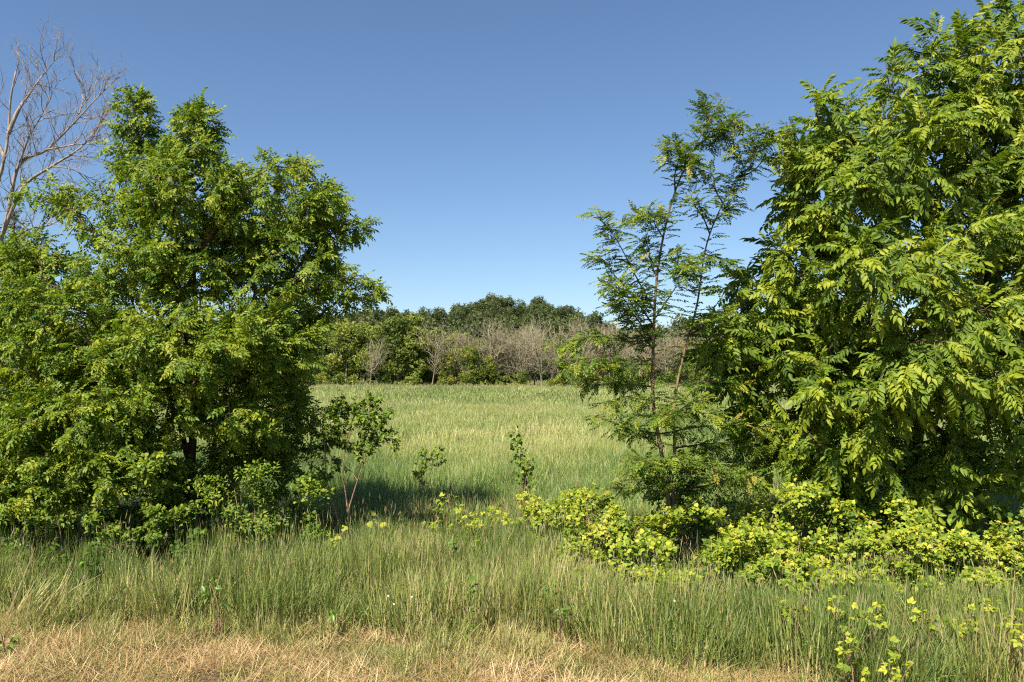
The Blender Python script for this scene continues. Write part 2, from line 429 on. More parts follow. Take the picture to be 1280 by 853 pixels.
def sample_lobes(lobes, d0, n, r, inner=0.45, wisp=.13):
    """leaf positions in a set of lobes (px, py, rx, ry, depth offset, depth radius)"""
    w_ = np.array([l[2] * l[3] * (l[6] if len(l) > 6 else 1.0) for l in lobes], float); w_ /= w_.sum()
    out = []; cen = []
    for l, k in zip(lobes, r.multinomial(n, w_)):
        d = d0 + l[4]; c = P(l[0], l[1], d); rad = r.uniform(inner ** 3, 1, k) ** (1 / 3); rad = np.where(r.uniform(size=k) < wisp, r.uniform(1.0, 1.38, k), rad); u = unit(k, r) * rad[:, None]
        out.append(c + u * [l[2] / F * d, l[5], l[3] / F * d]); cen.append(np.repeat(c[None], k, 0))
    return np.concatenate(out), np.concatenate(cen)

# ------------------------------------------------------------------ the setting: ground and hill
def ground_z(x, y):
    x = np.asarray(x, float); y = np.asarray(y, float)
    near = np.clip((y - 3) / 4, 0, 1)
    return (vnoise(x * .35 + 50, y * .35, 5, 2) - .5) * 0.16 * near + (vnoise(x * .04, y * .04, 9, 2) - .5) * 0.5 * np.clip((y - 14) / 30, 0, 1)

def grid(name, xs, ys, zf, mat):
    X, Y = np.meshgrid(xs, ys); Z = zf(X, Y); mb = MB(); nx = len(xs)
    i, j = np.meshgrid(np.arange(nx - 1), np.arange(len(ys) - 1)); a = (j * nx + i).ravel()
    mb.add(np.stack([X, Y, Z], -1).reshape(-1, 3), [np.stack([a, a + 1, a + 1 + nx, a + nx], -1)])
    return mb.build(name, mat, None, True)

def spread(a, n, lim):
    t = np.linspace(-1, 1, n); return np.sign(t) * (a * np.abs(t) + (lim - a) * np.abs(t) ** 4)
o = grid('ground', spread(60, 141, 3000), np.concatenate([np.linspace(-20, 30, 110), np.geomspace(31, 4000, 90)]),
         lambda x, y: ground_z(x, y) * (y < 400), M['ground'])
tag(o, 'rough soil under grass reaching to the horizon', 'ground', kind='structure')

CREST = ([-700, -400, -210, -110, -56, -28, -10, 12, 30, 48, 80, 180, 500, 900], [2, 3, 4, 8, 14, 12.5, 19.5, 18.5, 11.5, 4.5, 0, 0, 0, 0])
def hill_z(x, y):
    t = np.clip((y - 150) / 180, 0, 1); s = t * t * (3 - 2 * t); b = np.clip((y - 420) / 300, 0, 1)
    return -1.2 + (np.interp(x, *CREST) + 1.5) * s * (1 - b) + (vnoise(x / 40, y / 40, 21, 2) - .5) * 4 * s
o = grid('hill', np.linspace(-750, 900, 140), np.linspace(140, 720, 60), hill_z, M['ground'])
tag(o, 'low wooded hill rising behind the field', 'hill', kind='structure')

# ------------------------------------------------------------------ scattering of grass with geometry nodes
def blade(mb, base, h, w_, az, lean, bend, tint, r, segs=3):
    """a tapering, bending strip"""
    pts = []; p = np.array(base, float); a = lean
    for i in range(segs + 1):
        pts.append(p.copy()); a += bend / segs
        p = p + np.array([math.cos(az) * math.sin(a), math.sin(az) * math.sin(a), math.cos(a)]) * h / segs
    pts = np.array(pts); fa = az + r.uniform(.8, 2.3); sd = np.array([math.cos(fa), math.sin(fa), 0]) * w_ / 2
    V = []; G = []
    for i in range(segs):
        k = 1 - 0.55 * (i / segs); V += [pts[i] - sd * k, pts[i] + sd * k]; G += [i / segs] * 2
    V.append(pts[-1]); G.append(1.0); f4 = [[2 * i, 2 * i + 1, 2 * i + 3, 2 * i + 2] for i in range(segs - 1)]
    fs = ([np.array(f4)] if f4 else []) + [np.array([[2 * segs - 2, 2 * segs - 1, 2 * segs]])]
    mb.add(V, fs, tint, G); return pts

def seedhead(mb, pts, L, w_, r):
    top = pts[-1]; d = nrm(pts[-1] - pts[-2]); q = top - d * L * .3
    for k in range(2):
        s = nrm(np.cross(d, r.normal(size=3))) * w_ / 2
        mb.add([q, q + d * L * .45 - s, q + d * L, q + d * L * .45 + s], [np.array([[0, 2, 1], [0, 3, 2]])], 2.0, 1.0)

def tuft(r, n, rad, h, w_, lean, bend, heads=0.0, hl=.1, hw=.016, segs=3):
    mb = MB()
    for i in range(n):
        a = r.uniform(0, TAU); q = rad * math.sqrt(r.uniform()); is_head = r.uniform() < heads
        hh = h * r.uniform(.55, 1.1) * (1.15 if is_head else 1)
        pts = blade(mb, (q * math.cos(a), q * math.sin(a), -.03), hh, w_ * (.5 if is_head else r.uniform(.7, 1.2)), r.uniform(0, TAU),
                    abs(r.normal(0, lean)) * (.5 if is_head else 1), abs(r.normal(0, bend)) * (.3 if is_head else 1), (1.3 if r.uniform() < .12 else .5 + r.normal(0, .28)), r, segs)
        if is_head: seedhead(mb, pts, hl * r.uniform(.7, 1.3), hw, r)
    return mb

def scatter_nodes(name, temps, pos, rz, scale, tint, label, cat, tilt=None):
    """one object whose points carry instances of the tufts"""
    n = len(pos); me = bpy.data.meshes.new(name); me.vertices.add(n); me.vertices.foreach_set('co', pos.astype(np.float32).ravel())
    rot = np.zeros((n, 3), np.float32); rot[:, 2] = rz
    if tilt is not None: rot[:, 0] = tilt[:, 0]; rot[:, 1] = tilt[:, 1]
    a = me.attributes.new('rot', 'FLOAT_VECTOR', 'POINT'); a.data.foreach_set('vector', rot.ravel())
    a = me.attributes.new('scl', 'FLOAT_VECTOR', 'POINT'); a.data.foreach_set('vector', scale.astype(np.float32).ravel())
    a = me.attributes.new('itint', 'FLOAT', 'POINT'); a.data.foreach_set('value', np.asarray(tint, np.float32))
    a = me.attributes.new('pick', 'INT', 'POINT'); a.data.foreach_set('value', rng.integers(0, len(temps), n).astype(np.int32))
    o = link(name, me)
    ng = bpy.data.node_groups.new(name + '_scatter', 'GeometryNodeTree')
    ng.interface.new_socket('Geometry', in_out='INPUT', socket_type='NodeSocketGeometry')
    ng.interface.new_socket('Geometry', in_out='OUTPUT', socket_type='NodeSocketGeometry')
    N = ng.nodes; L = ng.links; gi = N.new('NodeGroupInput'); go = N.new('NodeGroupOutput')
    ip = N.new('GeometryNodeInstanceOnPoints'); ip.inputs['Pick Instance'].default_value = True
    jn = N.new('GeometryNodeJoinGeometry')
    for t in reversed(temps):
        oi = N.new('GeometryNodeObjectInfo'); oi.inputs['Object'].default_value = t; oi.inputs['As Instance'].default_value = True
        L.new(oi.outputs['Geometry'], jn.inputs[0])
    def na(nm, ty):
        q = N.new('GeometryNodeInputNamedAttribute'); q.data_type = ty; q.inputs['Name'].default_value = nm; return q.outputs['Attribute']
    L.new(gi.outputs[0], ip.inputs['Points']); L.new(jn.outputs[0], ip.inputs['Instance'])
    L.new(na('pick', 'INT'), ip.inputs['Instance Index']); L.new(na('rot', 'FLOAT_VECTOR'), ip.inputs['Rotation']); L.new(na('scl', 'FLOAT_VECTOR'), ip.inputs['Scale'])
    L.new(ip.outputs[0], go.inputs[0])
    md = o.modifiers.new('scatter', 'NODES'); md.node_group = ng
    return tag(o, label, cat, kind='stuff')

def template(name, mb, mat):
    return bpy.data.objects.new(name, mb.mesh(name, mat))      # never linked: only its mesh is instanced

def wedge(n, d0, d1, wide, pad, r):
    """points spread over the view sector between two distances (even density)"""
    y = np.sqrt(r.uniform(d0 * d0, d1 * d1, n)); x = r.uniform(-1, 1, n) * (wide * y + pad); return x, y

def edge_y(x):       # where the mown strip ends and the tall grass begins
    return np.interp(x, [-6, -4.2, -1.6, 0, 1.7, 2.6, 6], [7.05, 7.05, 6.75, 6.45, 5.9, 5.35, 5.1]) + (vnoise(x * 1.3, x * 0 + 3, 31, 2) - .5) * .7

rg = np.random.default_rng(11)
def fill(density, d0, d1, wide, pad, r):
    area = (d1 - d0) * 2 * (wide * (d0 + d1) / 2 + pad); return wedge(int(area * density), d0, d1, wide, pad, r)
# tall verge grass
tv = [template('verge_tuft', tuft(rg, 230, .30, .54, .0105, .17, .5, heads=.04, hl=.08, hw=.008), M['grass']) for _ in range(10)]
ts_ = [template('verge_edge_tuft', tuft(rg, 40, .13, .36, .0085, .22, .5, heads=.04, hl=.08, hw=.008), M['grass']) for _ in range(8)]
def verge_height(x, y, t):
    right_low = np.clip((x - .2) / 1.2, 0, 1) * np.clip((y - 6.9) / .7, 0, 1)
    return np.clip(.66 + .5 * t, .38, 1.0) * (.72 + .5 * vnoise(x * .9, y * .9, 41)) * (1 - .5 * right_low)
x, y = fill(13, 5.6, 11.5, .80, 1.0, rg); t = y - edge_y(x); keep = (t > .25) & (vnoise(x * 1.6, y * 1.6, 3) > .2); x, y, t = x[keep], y[keep], t[keep]
x2, y2 = fill(60, 5.6, 8.2, .80, 1.0, rg); t2 = y2 - edge_y(x2); keep = (t2 > -.8) & (t2 < .6) & (rg.uniform(size=len(x2)) < np.clip((t2 + .8) / 1.0, .03, 1) * np.clip(vnoise(x2 * 2.2, y2 * 2.2, 17) * 2.4 - .55, 0.05, 1)); x2, y2, t2 = x2[keep], y2[keep], t2[keep]
for nm, tt, X, Y, TT, lab in (('verge_grass', tv, x, y, t, 'tall green and straw grass along the roadside verge'), ('verge_edge_grass', ts_, x2, y2, t2, 'shorter straw-footed grass fringing the mown strip')):
    n = len(X); hh = verge_height(X, Y, TT) * rg.uniform(.6, 1.45, n)
    tint = np.clip(-.05 + .75 * vnoise(X * .8, Y * 1.1, 44) + rg.normal(0, .12, n) + .26 * np.exp(-np.maximum(TT, 0) / .25), 0, 1)
    scatter_nodes(nm, tt, np.stack([X, Y, ground_z(X, Y)], -1), rg.uniform(0, TAU, n), np.stack([np.ones(n), np.ones(n), hh], -1), tint, lab, 'grass', rg.normal(0, .10, (n, 2)))

# leafy weeds and tall dry stems mixed into the verge: too many and too small to count
def forb(r, h, n, ls):
    mb = MB(); pts = smooth_path([[0, 0, -.03], [r.normal(0, .03), r.normal(0, .03), h * .5], [r.normal(0, .08), r.normal(0, .08), h]], .06); tube(mb, pts, np.linspace(.004, .0015, len(pts)), 3)
    k = r.integers(1, len(pts), n); a = r.uniform(0, TAU, n); d = np.stack([np.cos(a), np.sin(a), r.uniform(-.2, .7, n)], -1)
    scatter(mb, T_OVAL if ls > 0 else T_TRI, pts[k], d, np.array([0, 0, 1.0]) + unit(n, r) * .3, abs(ls) * r.uniform(.5, 1.2, n), np.clip(.5 + r.normal(0, .25, n), 0, 1), r); return mb
tw_ = [template('leafy_weed', forb(rg, rg.uniform(.35, .6), 26, .075), M['weed']) for _ in range(5)] + [template('bramble_weed', forb(rg, rg.uniform(.3, .5), 12, -.08), M['bramble']) for _ in range(4)]
x, y = fill(5, 6.2, 11, .8, 1.0, rg); keep = (y > edge_y(x) + .25) & (vnoise(x * .9, y * .9, 19) > .5); x, y = x[keep], y[keep]; n = len(x)
scatter_nodes('verge_weeds', tw_, np.stack([x, y, ground_z(x, y)], -1), rg.uniform(0, TAU, n), rg.uniform(.6, 1.15, (n, 1)) * np.ones(3), rg.uniform(0, 1, n), 'small leafy weeds mixed through the tall verge grass', 'weeds', rg.normal(0, .12, (n, 2)))

# mown dry straw on the road edge
ts = []
for j in range(8):
    mb = MB()
    for i in range(420):
        a = rg.uniform(0, TAU); q = .3 * math.sqrt(rg.uniform())
        blade(mb, (q * math.cos(a), q * math.sin(a), rg.uniform(0, .04)), rg.uniform(.05, .24), rg.uniform(.003, .006), rg.uniform(0, TAU), rg.uniform(.9, 1.6), rg.uniform(-.2, .4), .5 + rg.normal(0, .3), rg, 2)
    for i in range(40):
        a = rg.uniform(0, TAU); q = .3 * math.sqrt(rg.uniform()); blade(mb, (q * math.cos(a), q * math.sin(a), 0), rg.uniform(.06, .16), .005, rg.uniform(0, TAU), rg.uniform(0, .5), rg.uniform(0, .5), rg.normal(.1, .3), rg, 2)
    ts.append(template('straw_litter', mb, M['straw']))
x, y = fill(16, 4.6, 8.0, .78, 1.0, rg); t = y - edge_y(x); keep = (t < .5) & (rg.uniform(size=len(x)) < np.clip(1.2 - t * 1.5, 0, 1)); x, y = x[keep], y[keep]; n = len(x)
keep = rg.uniform(size=n) < np.clip(vnoise(x * 1.7, y * 2.4, 63) * 3 - .3, .8, 1); x, y = x[keep], y[keep]; n = len(x)
tint = np.clip(-.15 + 1.1 * vnoise(x * 1.5, y * 2.5, 61) + rg.normal(0, .15, n), 0, 1)
scatter_nodes('mown_straw', ts, np.stack([x, y, ground_z(x, y) + .005], -1), rg.uniform(0, TAU, n), np.repeat(rg.uniform(.7, 1.2, n)[:, None], 3, 1), tint, 'dry tan mown grass littering the bare road edge', 'straw')

# short green regrowth in the mown strip
tsg = [template('regrowth_tuft', tuft(rg, 30, .12, .15, .006, .35, .6, segs=2), M['grass']) for _ in range(5)]
x, y = fill(75, 4.6, 7.6, .78, 1.0, rg); keep = (y < edge_y(x) + .2) & (vnoise(x * 1.4, y * 2.0, 71) > .34); x, y = x[keep], y[keep]; n = len(x)
scatter_nodes('regrowth_grass', tsg, np.stack([x, y, ground_z(x, y)], -1), rg.uniform(0, TAU, n), np.repeat(rg.uniform(.5, 1.3, n)[:, None], 3, 1), np.clip(.4 + rg.normal(0, .15, n), 0, 1), 'short green grass sprouting through the mown straw', 'grass')

# field grass in three distances
tf1 = [template('field_tuft', tuft(rg, 320, .50, .55, .010, .25, .8, heads=.03, hl=.10, hw=.010), M['field']) for _ in range(8)]
tf2 = [template('field_tuft_mid', tuft(rg, 330, .90, .55, .020, .28, .8, heads=.05, hl=.13, hw=.018), M['field']) for _ in range(8)]
tf3 = [template('field_tuft_far', tuft(rg, 260, 1.8, .52, .055, .3, .8, heads=.05, hl=.2, hw=.045, segs=2), M['field']) for _ in range(8)]
for nm, tt, den, d0, d1, lab in (('field_grass', tf1, 4.2, 10.6, 22.0, 'long green meadow grass just beyond the gap between the trees'),
                                 ('field_grass', tf2, 1.5, 22.0, 50.0, 'pale green meadow grass across the middle of the field'),
                                 ('field_grass', tf3, .30, 50.0, 128.0, 'smooth pale meadow grass at the far end of the field')):
    x, y = fill(den, d0, d1, .78, 3.0, rg); n = len(x)
    big = vnoise(x / 7 + 40, y / 14, 81); sm = vnoise(x / 1.4, y / 2.6, 85)
    tint = np.clip(-.56 + .9 * big + .95 * sm + rg.normal(0, .12, n), 0, 1)
    hh = rg.uniform(.8, 1.15, n) * (.7 + .5 * vnoise(x / 2.5, y / 4, 88))
    scatter_nodes(nm, tt, np.stack([x, y, ground_z(x, y)], -1), rg.uniform(0, TAU, n), np.stack([np.ones(n), np.ones(n), hh], -1), tint, lab, 'grass', rg.normal(0, .04, (n, 2)))

# ------------------------------------------------------------------ far trees
def far_crown(r, H, W, tufts, size, nl=11, base=.28, lean=0):
    """crown of uneven lobes made of leafy tufts; unit metres, foot at the origin"""
    mb = MB(); L = []
    for i in range(nl):
        t = r.uniform(0, 1); z = H * (base + (1 - base) * t * .88); rad = W * .5 * (math.sin(math.pi * min(1, .25 + .72 * t)) ** .8)
        a = r.uniform(0, TAU); q = rad * r.uniform(.25, .8); L.append((q * math.cos(a), q * math.sin(a), z, W * r.uniform(.14, .25)))
    L.append((r.normal(0, W * .05), r.normal(0, W * .05), H * .86, W * .2))
    vol = np.array([l[3] ** 2 for l in L]); k = r.multinomial(tufts, vol / vol.sum())
    for l, m in zip(L, k):
        u = unit(m, r); p = np.array(l[:3]) + u * l[3] * r.uniform(.65, 1.08, m)[:, None] * [1, 1, .85]
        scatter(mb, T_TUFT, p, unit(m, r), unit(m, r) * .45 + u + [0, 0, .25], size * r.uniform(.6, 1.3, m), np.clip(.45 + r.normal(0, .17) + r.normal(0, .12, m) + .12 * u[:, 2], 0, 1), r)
    return mb

rf = np.random.default_rng(23)
def trunk_mb(r, H, r0_, n=5):
    mb = MB(); z = np.linspace(-.3, H, n); p = np.stack([np.cumsum(r.normal(0, .12, n)) * z / H, np.cumsum(r.normal(0, .12, n)) * z / H, z], -1); tube(mb, p, np.linspace(r0_, r0_ * .35, n), 6)
    for k in range(4):
        a = r.uniform(0, TAU); s = p[n // 2 + k % 2]; e_ = s + np.array([math.cos(a) * H * .3, math.sin(a) * H * .3, H * .35]); tube(mb, [s, (s + e_) / 2 + [0, 0, -.2], e_], [r0_ * .5, r0_ * .35, r0_ * .15], 4)
    return mb
FAR = []
for i in range(7):
    H = rf.uniform(7.0, 8.2); W = rf.uniform(4.8, 6.2)
    FAR.append((far_crown(rf, H, W, 1500, .32, nl=15, base=[.18, .3, .12][i % 3]).mesh('crown', M['far']), trunk_mb(rf, H * .7, .14).mesh('trunk', M['bark_far'], True)))
BARE = []
for i in range(7):
    H = rf.uniform(6.6, 8.2); stems = []
    for k in range(int(rf.integers(2, 5))):
        a = rf.uniform(0, TAU); s = rf.uniform(.4, 1.7)
        stems.append(smooth_path([[0, 0, -.3], [.15 * s * math.cos(a), .15 * s * math.sin(a), H * .3], [s * math.cos(a), s * math.sin(a), H * .85]], .5))
    m = 330; u = unit(m, rf); sc_ = np.array([0, 0, H * .62]) + unit(9, rf) * [1.0, 1.0, H * .36] * rf.uniform(.4, 1, 9)[:, None]; T = sc_[rf.integers(0, 9, m)] + rf.normal(0, 1, (m, 3)) * [.42, .42, .75]; T[:, 2] = np.clip(T[:, 2], 1.0, H * 1.05); T[:, :2] *= (.5 + 1.5 * np.clip(T[:, 2:3] / H, 0, 1)) * rf.uniform(.8, 1.3)
    nd, pr, ns = grow(stems, T, .35, 1.2); tr = MB(); tw = MB()
    for s in stems: tube(tr, s, np.linspace(.085, .025, len(s)), 6)
    ch, ct = chains(nd, pr, ns)
    for c in ch:
        pts = nd[c]; tube(tw, pts, np.maximum(.012 * np.array([ct[c[1]]] + [ct[i] for i in c[1:]]) ** .5, .012), 3)
        for q in c[1:]:
          for _ in range(2):
            e_ = nd[q] + nrm(rf.normal(size=3) + [0, 0, .8]) * rf.uniform(.3, .9); tube(tw, [nd[q], e_], [.010, .005], 3)
    BARE.append((tw.mesh('branches', M['bark_far']), tr.mesh('trunk', M['bark_far'], True)))

def inst_tree(name, pair, names, x, y, sc, rz, label, group):
    z = float(ground_z(x, y)); r_ = thing(name, label, 'tree', (x, y, z), group); r_.rotation_euler.z = rz; r_.scale = sc
    for me, nm in zip(pair, names):
        c = bpy.data.objects.new(nm, me); COL.objects.link(c); c.parent = r_
    return r_
ORD = ['first', 'second', 'third', 'fourth', 'fifth', 'sixth', 'seventh', 'eighth', 'ninth', 'tenth', 'eleventh', 'twelfth', 'thirteenth', 'fourteenth', 'fifteenth', 'sixteenth', 'seventeenth', 'eighteenth', 'nineteenth', 'twentieth', 'twenty-first', 'twenty-second', 'twenty-third', 'twenty-fourth', 'twenty-fifth', 'twenty-sixth', 'twenty-seventh', 'twenty-eighth', 'twenty-ninth', 'thirtieth'] + ['thirty-' + q for q in ('first', 'second', 'third', 'fourth', 'fifth', 'sixth', 'seventh', 'eighth', 'ninth')] + ['fortieth'] + ['forty-' + q for q in ('first', 'second', 'third', 'fourth', 'fifth')]
# front row of leafy trees along the far edge of the field: (px, height factor)
row1 = [(432, 1.0), (452, 1.0), (474, 1.08), (497, 1.15), (517, 1.05), (536, .8), (560, .62), (586, .7), (612, .55), (655, .3), (705, .42), (738, .3), (776, .4), (812, .42), (868, .6), (900, .8)]
row1.sort()
for i, (px, k) in enumerate(row1):
    d = 101 + rf.uniform(0, 5)
    inst_tree('leafy_tree', FAR[i % 7], ('crown', 'trunk'), (px - 640) / F * d, d, (k * rf.uniform(.9, 1.1), k, k), rf.uniform(0, TAU),
              f'{"tall" if k > .9 else "low"} leafy green tree at the field\'s far edge, {ORD[i]} from the left', 'leafy trees of the far treeline')
row2 = [(428, 1.35), (455, 1.3), (487, 1.3), (515, 1.35), (545, 1.15), (572, 1.1), (600, 1.0), (632, .9), (662, .92), (692, .85), (722, .9), (752, .82), (785, .85), (815, .8), (850, .85), (885, .9)]
for i, (px, k) in enumerate(row2):
    d = 113 + rf.uniform(0, 10)
    inst_tree('leafy_tree', FAR[(i * 3 + 1) % 7], ('crown', 'trunk'), (px - 640) / F * d, d, (k, k, k * .95), rf.uniform(0, TAU),
              f'taller green tree behind the first row at the field\'s end, {ORD[i]} from the left', 'leafy trees of the far treeline')
bare = [(462, .75, 101), (499, .7, 100), (540, .85, 102), (562, .8, 101), (579, .75, 103), (601, .9, 103), (622, .95, 105), (637, .9, 101), (650, 1.0, 102), (662, 1.02, 106), (678, .95, 101), (696, 1.0, 105), (716, 1.0, 103), (733, 1.05, 107), (751, 1.0, 103), (768, 1.0, 106), (787, .95, 102), (808, .95, 105), (830, .95, 103), (856, .9, 104), (878, .9, 103), (898, .9, 105)]
bare += [(px + 7, .9, 106.0) for px in range(585, 905, 19)]; bare.sort()
for i, (px, k, d) in enumerate(bare):
    d += rf.uniform(-1.5, 5); k *= rf.uniform(.72, 1.12)
    t_ = inst_tree('bare_tree', BARE[int(rf.integers(7))], ('branches', 'trunk'), (px - 640) / F * d, d, (k * rf.uniform(.9, 1.4), k * 1.1, k * 1.22), rf.uniform(0, TAU),
              f'bare grey leafless tree at the field\'s far edge, {ORD[i]} from the left', 'bare trees of the far treeline')
    t_.rotation_euler.x = rf.normal(0, .09); t_.rotation_euler.y = rf.normal(0, .12)
for i in range(34):        # the treeline goes on behind the big trees on both sides
    left = i < 17; q = i % 17; px = (405 - q * 40) if left else (925 + q * 40); d = 101 + rf.uniform(0, 22); k = rf.uniform(.75, 1.05)
    inst_tree('leafy_tree', FAR[i % 7], ('crown', 'trunk'), (px - 640) / F * d, d, (k * 1.1, k * 1.1, k), rf.uniform(0, TAU),
              'green tree of the far treeline glimpsed through the ' + ('round leafy tree beside the dead tree' if left else 'long-leaved tree by the yellow-green brambles'),
              'far trees hidden by the ' + ('round leafy tree' if left else 'long-leaved tree'))

# low shrubs under the treeline and the wood on the hill: masses
tl = [template('low_shrub', far_crown(rf, 1.5, 2.2, 130, .28, nl=6, base=.05), M['far']) for _ in range(4)]
x = rf.uniform(-85, 90, 230); y = rf.uniform(98.5, 108, 230); n = 230
scatter_nodes('undergrowth', tl, np.stack([x, y, ground_z(x, y)], -1), rf.uniform(0, TAU, n), rf.uniform(.5, 1.25, (n, 1)) * np.ones(3), rf.uniform(0, 1, n), 'low scrub at the foot of the far treeline', 'undergrowth')
th = [template('hill_tree', far_crown(rf, 10.0, 7.6, 600, .62, nl=14, base=.15), M['hill']) for _ in range(7)]
n = 2600; y = rf.uniform(150, 420, n); x = rf.uniform(-1, 1, n) * (y * .75 + 10)
scatter_nodes('hill_forest', th, np.stack([x, y, np.maximum(hill_z(x, y), ground_z(x, y)) - .3], -1), rf.uniform(0, TAU, n), rf.uniform(.7, 1.25, (n, 1)) * np.stack([np.ones(n), np.ones(n), rf.uniform(.85, 1.15, n)], -1), rf.uniform(0, 1, n), 'dense dark green wood covering the hill behind the field', 'forest')

# ------------------------------------------------------------------ leafy tree on the left
def leafy_tree(name, label, d0, stems_px, stem_rad, lobes, n, temps, per, lmat, bmat, r, size=(.8, 1.2), spread_=1.0, droop=.15, tint=(.5, .15), parts=0, inner=.45, lightdir=None, rtip=.0045, bf=.45, down=.6, limb_r=.018, upmix=1.0, wisp=.13):
    base = P(*stems_px[0][0][:2], d0 + stems_px[0][0][2]); base[2] = float(ground_z(base[0], base[1]))
    root = thing(name, label, 'tree', base)
    stems = []
    for s in stems_px:
        c = [P(a, b, d0 + off) for a, b, off in s]
        if s[0][1] > 640: c[0][2] = ground_z(c[0][0], c[0][1]) - .1
        stems.append(smooth_path(c, .12))
    T, cen = sample_lobes(lobes, d0, n, r, inner, wisp)
    ok = T[:, 2] > .25; T, cen = T[ok], cen[ok]
    nd, pr, ns = grow(stems, T, bf, down)
    wood(root, stems, stem_rad, nd, pr, ns, bmat, r, rtip=rtip, limb_r=limb_r)
    # leaf sprays at every twig end
    q = nd[ns:]; par = nd[pr[ns:]]; tw = nrm(q - par); L = np.linalg.norm(q - par, axis=1)
    # re-match lobe centres: nodes after growth come in another order
    ci = ((q[:, None, :] - T[None]) ** 2).sum(-1).argmin(1); outw = nrm(q - cen[ci] + 1e-6)
    m = len(q); rep = np.repeat(np.arange(m), per); k = len(rep)
    t = r.uniform(0, 1, k) * np.minimum(1, .35 / np.maximum(L[rep], .05))
    pos = q[rep] - tw[rep] * (t * L[rep])[:, None] + r.normal(0, .012, (k, 3))
    dirs = nrm(tw[rep] * .5 + outw[rep] * .45 + unit(k, r) * .8 * spread_ + [0, 0, -droop])
    ups = np.array([-.3, -.42, .85]) * upmix + unit(k, r) * .55 + outw[rep] * .3      # blades turn to the light
    ct = r.normal(0, .09, m)
    tn = np.clip(tint[0] + ct[rep] + r.normal(0, tint[1], k), 0, 1)
    s = r.uniform(*size, k)
    if parts:
        # the leaves nearest to the camera are single objects that share a few meshes
        rank = np.argsort(np.linalg.norm(pos - [0, 0, CAMH], axis=1) - .6 * r.uniform(size=k) + (np.abs((pos[:, 0] / pos[:, 1])) > .66) * 9); sel = rank[:parts]; rest = np.setdiff1d(np.arange(k), sel)
        bank = []
        for tv_, tf_, tt_ in temps:
            for lv in (.3, .5, .7, .85):
                mb = MB(); mb.add(tv_, tf_, np.clip(tt_ - .5 + lv, 0, 1)); bank.append(mb.mesh('leaf', lmat))
        R = frames(dirs[sel], ups[sel]); from mathutils import Matrix
        for j, i in enumerate(sel):
            c = bpy.data.objects.new('leaf', bank[int(r.integers(len(temps))) * 4 + int(np.clip((tn[i] - .2) / .17, 0, 3))]); COL.objects.link(c)
            Mx = Matrix.Identity(4)
            for a in range(3):
                for b in range(3): Mx[a][b] = R[j][a][b] * s[i]
                Mx[a][3] = pos[i][a] - base[a]
            c.parent = root; c.matrix_basis = Mx
        pos, dirs, ups, s, tn = pos[rest], dirs[rest], ups[rest], s[rest], tn[rest]
    mb = MB(); scatter(mb, temps, pos, dirs, ups, s, tn, r)
    c = mb.build('crown', lmat, root)
    if parts: c['kind'] = 'stuff'
    return root

rl = np.random.default_rng(5)
lob = [(166, 145, 17, 32, .2, .2, 1.6), (188, 215, 46, 42, .2, .5), (237, 160, 24, 34, -.1, .3, 1.4), (240, 235, 62, 52, -.3, .7), (350, 208, 34, 22, .2, .4, 1.3), (330, 262, 74, 44, .2, .8),
       (395, 262, 34, 36, .3, .4), (432, 277, 26, 18, .3, .25), (362, 325, 58, 48, .2, .8), (443, 362, 30, 20, .2, .3), (300, 315, 50, 34, .6, .6), (120, 268, 60, 32, .0, .5, .6), (60, 245, 42, 18, .0, .3, .6),
       (190, 310, 60, 36, -.4, .7), (60, 340, 60, 30, .3, .6), (235, 425, 105, 44, -.7, .8), (115, 435, 88, 52, -.6, .8), (25, 455, 55, 85, -.2, .9), (325, 425, 62, 46, -.2, .8), (365, 425, 34, 40, .0, .6),
       (95, 535, 88, 50, -1.0, .7), (225, 495, 92, 42, -.7, .7), (325, 515, 56, 55, -.1, .7), (15, 555, 45, 60, -.8, .7), (375, 515, 20, 34, .3, .3), (150, 580, 64, 38, -1.0, .6), (365, 380, 42, 32, .3, .6), (310, 585, 45, 36, .1, .5, .8), (235, 340, 62, 34, -.2, .6, .9), (150, 335, 46, 28, -.2, .5, .6), (30, 315, 46, 22, .3, .5, .7), (90, 380, 80, 34, -.5, .7), (408, 335, 24, 22, .2, .4), (60, 600, 64, 40, -1.0, .6)]
st = [[(247, 692, 0), (240, 620, .0), (243, 540, .0), (246, 420, .1), (238, 300, .1), (237, 170, 0)], [(250, 690, .1), (262, 600, .2), (285, 470, .2), (305, 370, .2), (345, 230, .3)], [(243, 600, 0), (215, 480, 0), (190, 350, .1), (168, 160, .2)]]
leafy_tree('locust_tree', 'full round small-leaved tree with dark forked trunk beside the bare dead tree', 10.0, st, [(.065, .012), (.042, .009), (.04, .008)], lob, 2050, T_LOC, 9, M['locust'], M['bark_red'], rl, size=(.75, 1.2), tint=(.56, .2), upmix=.8, inner=.55, wisp=.10)

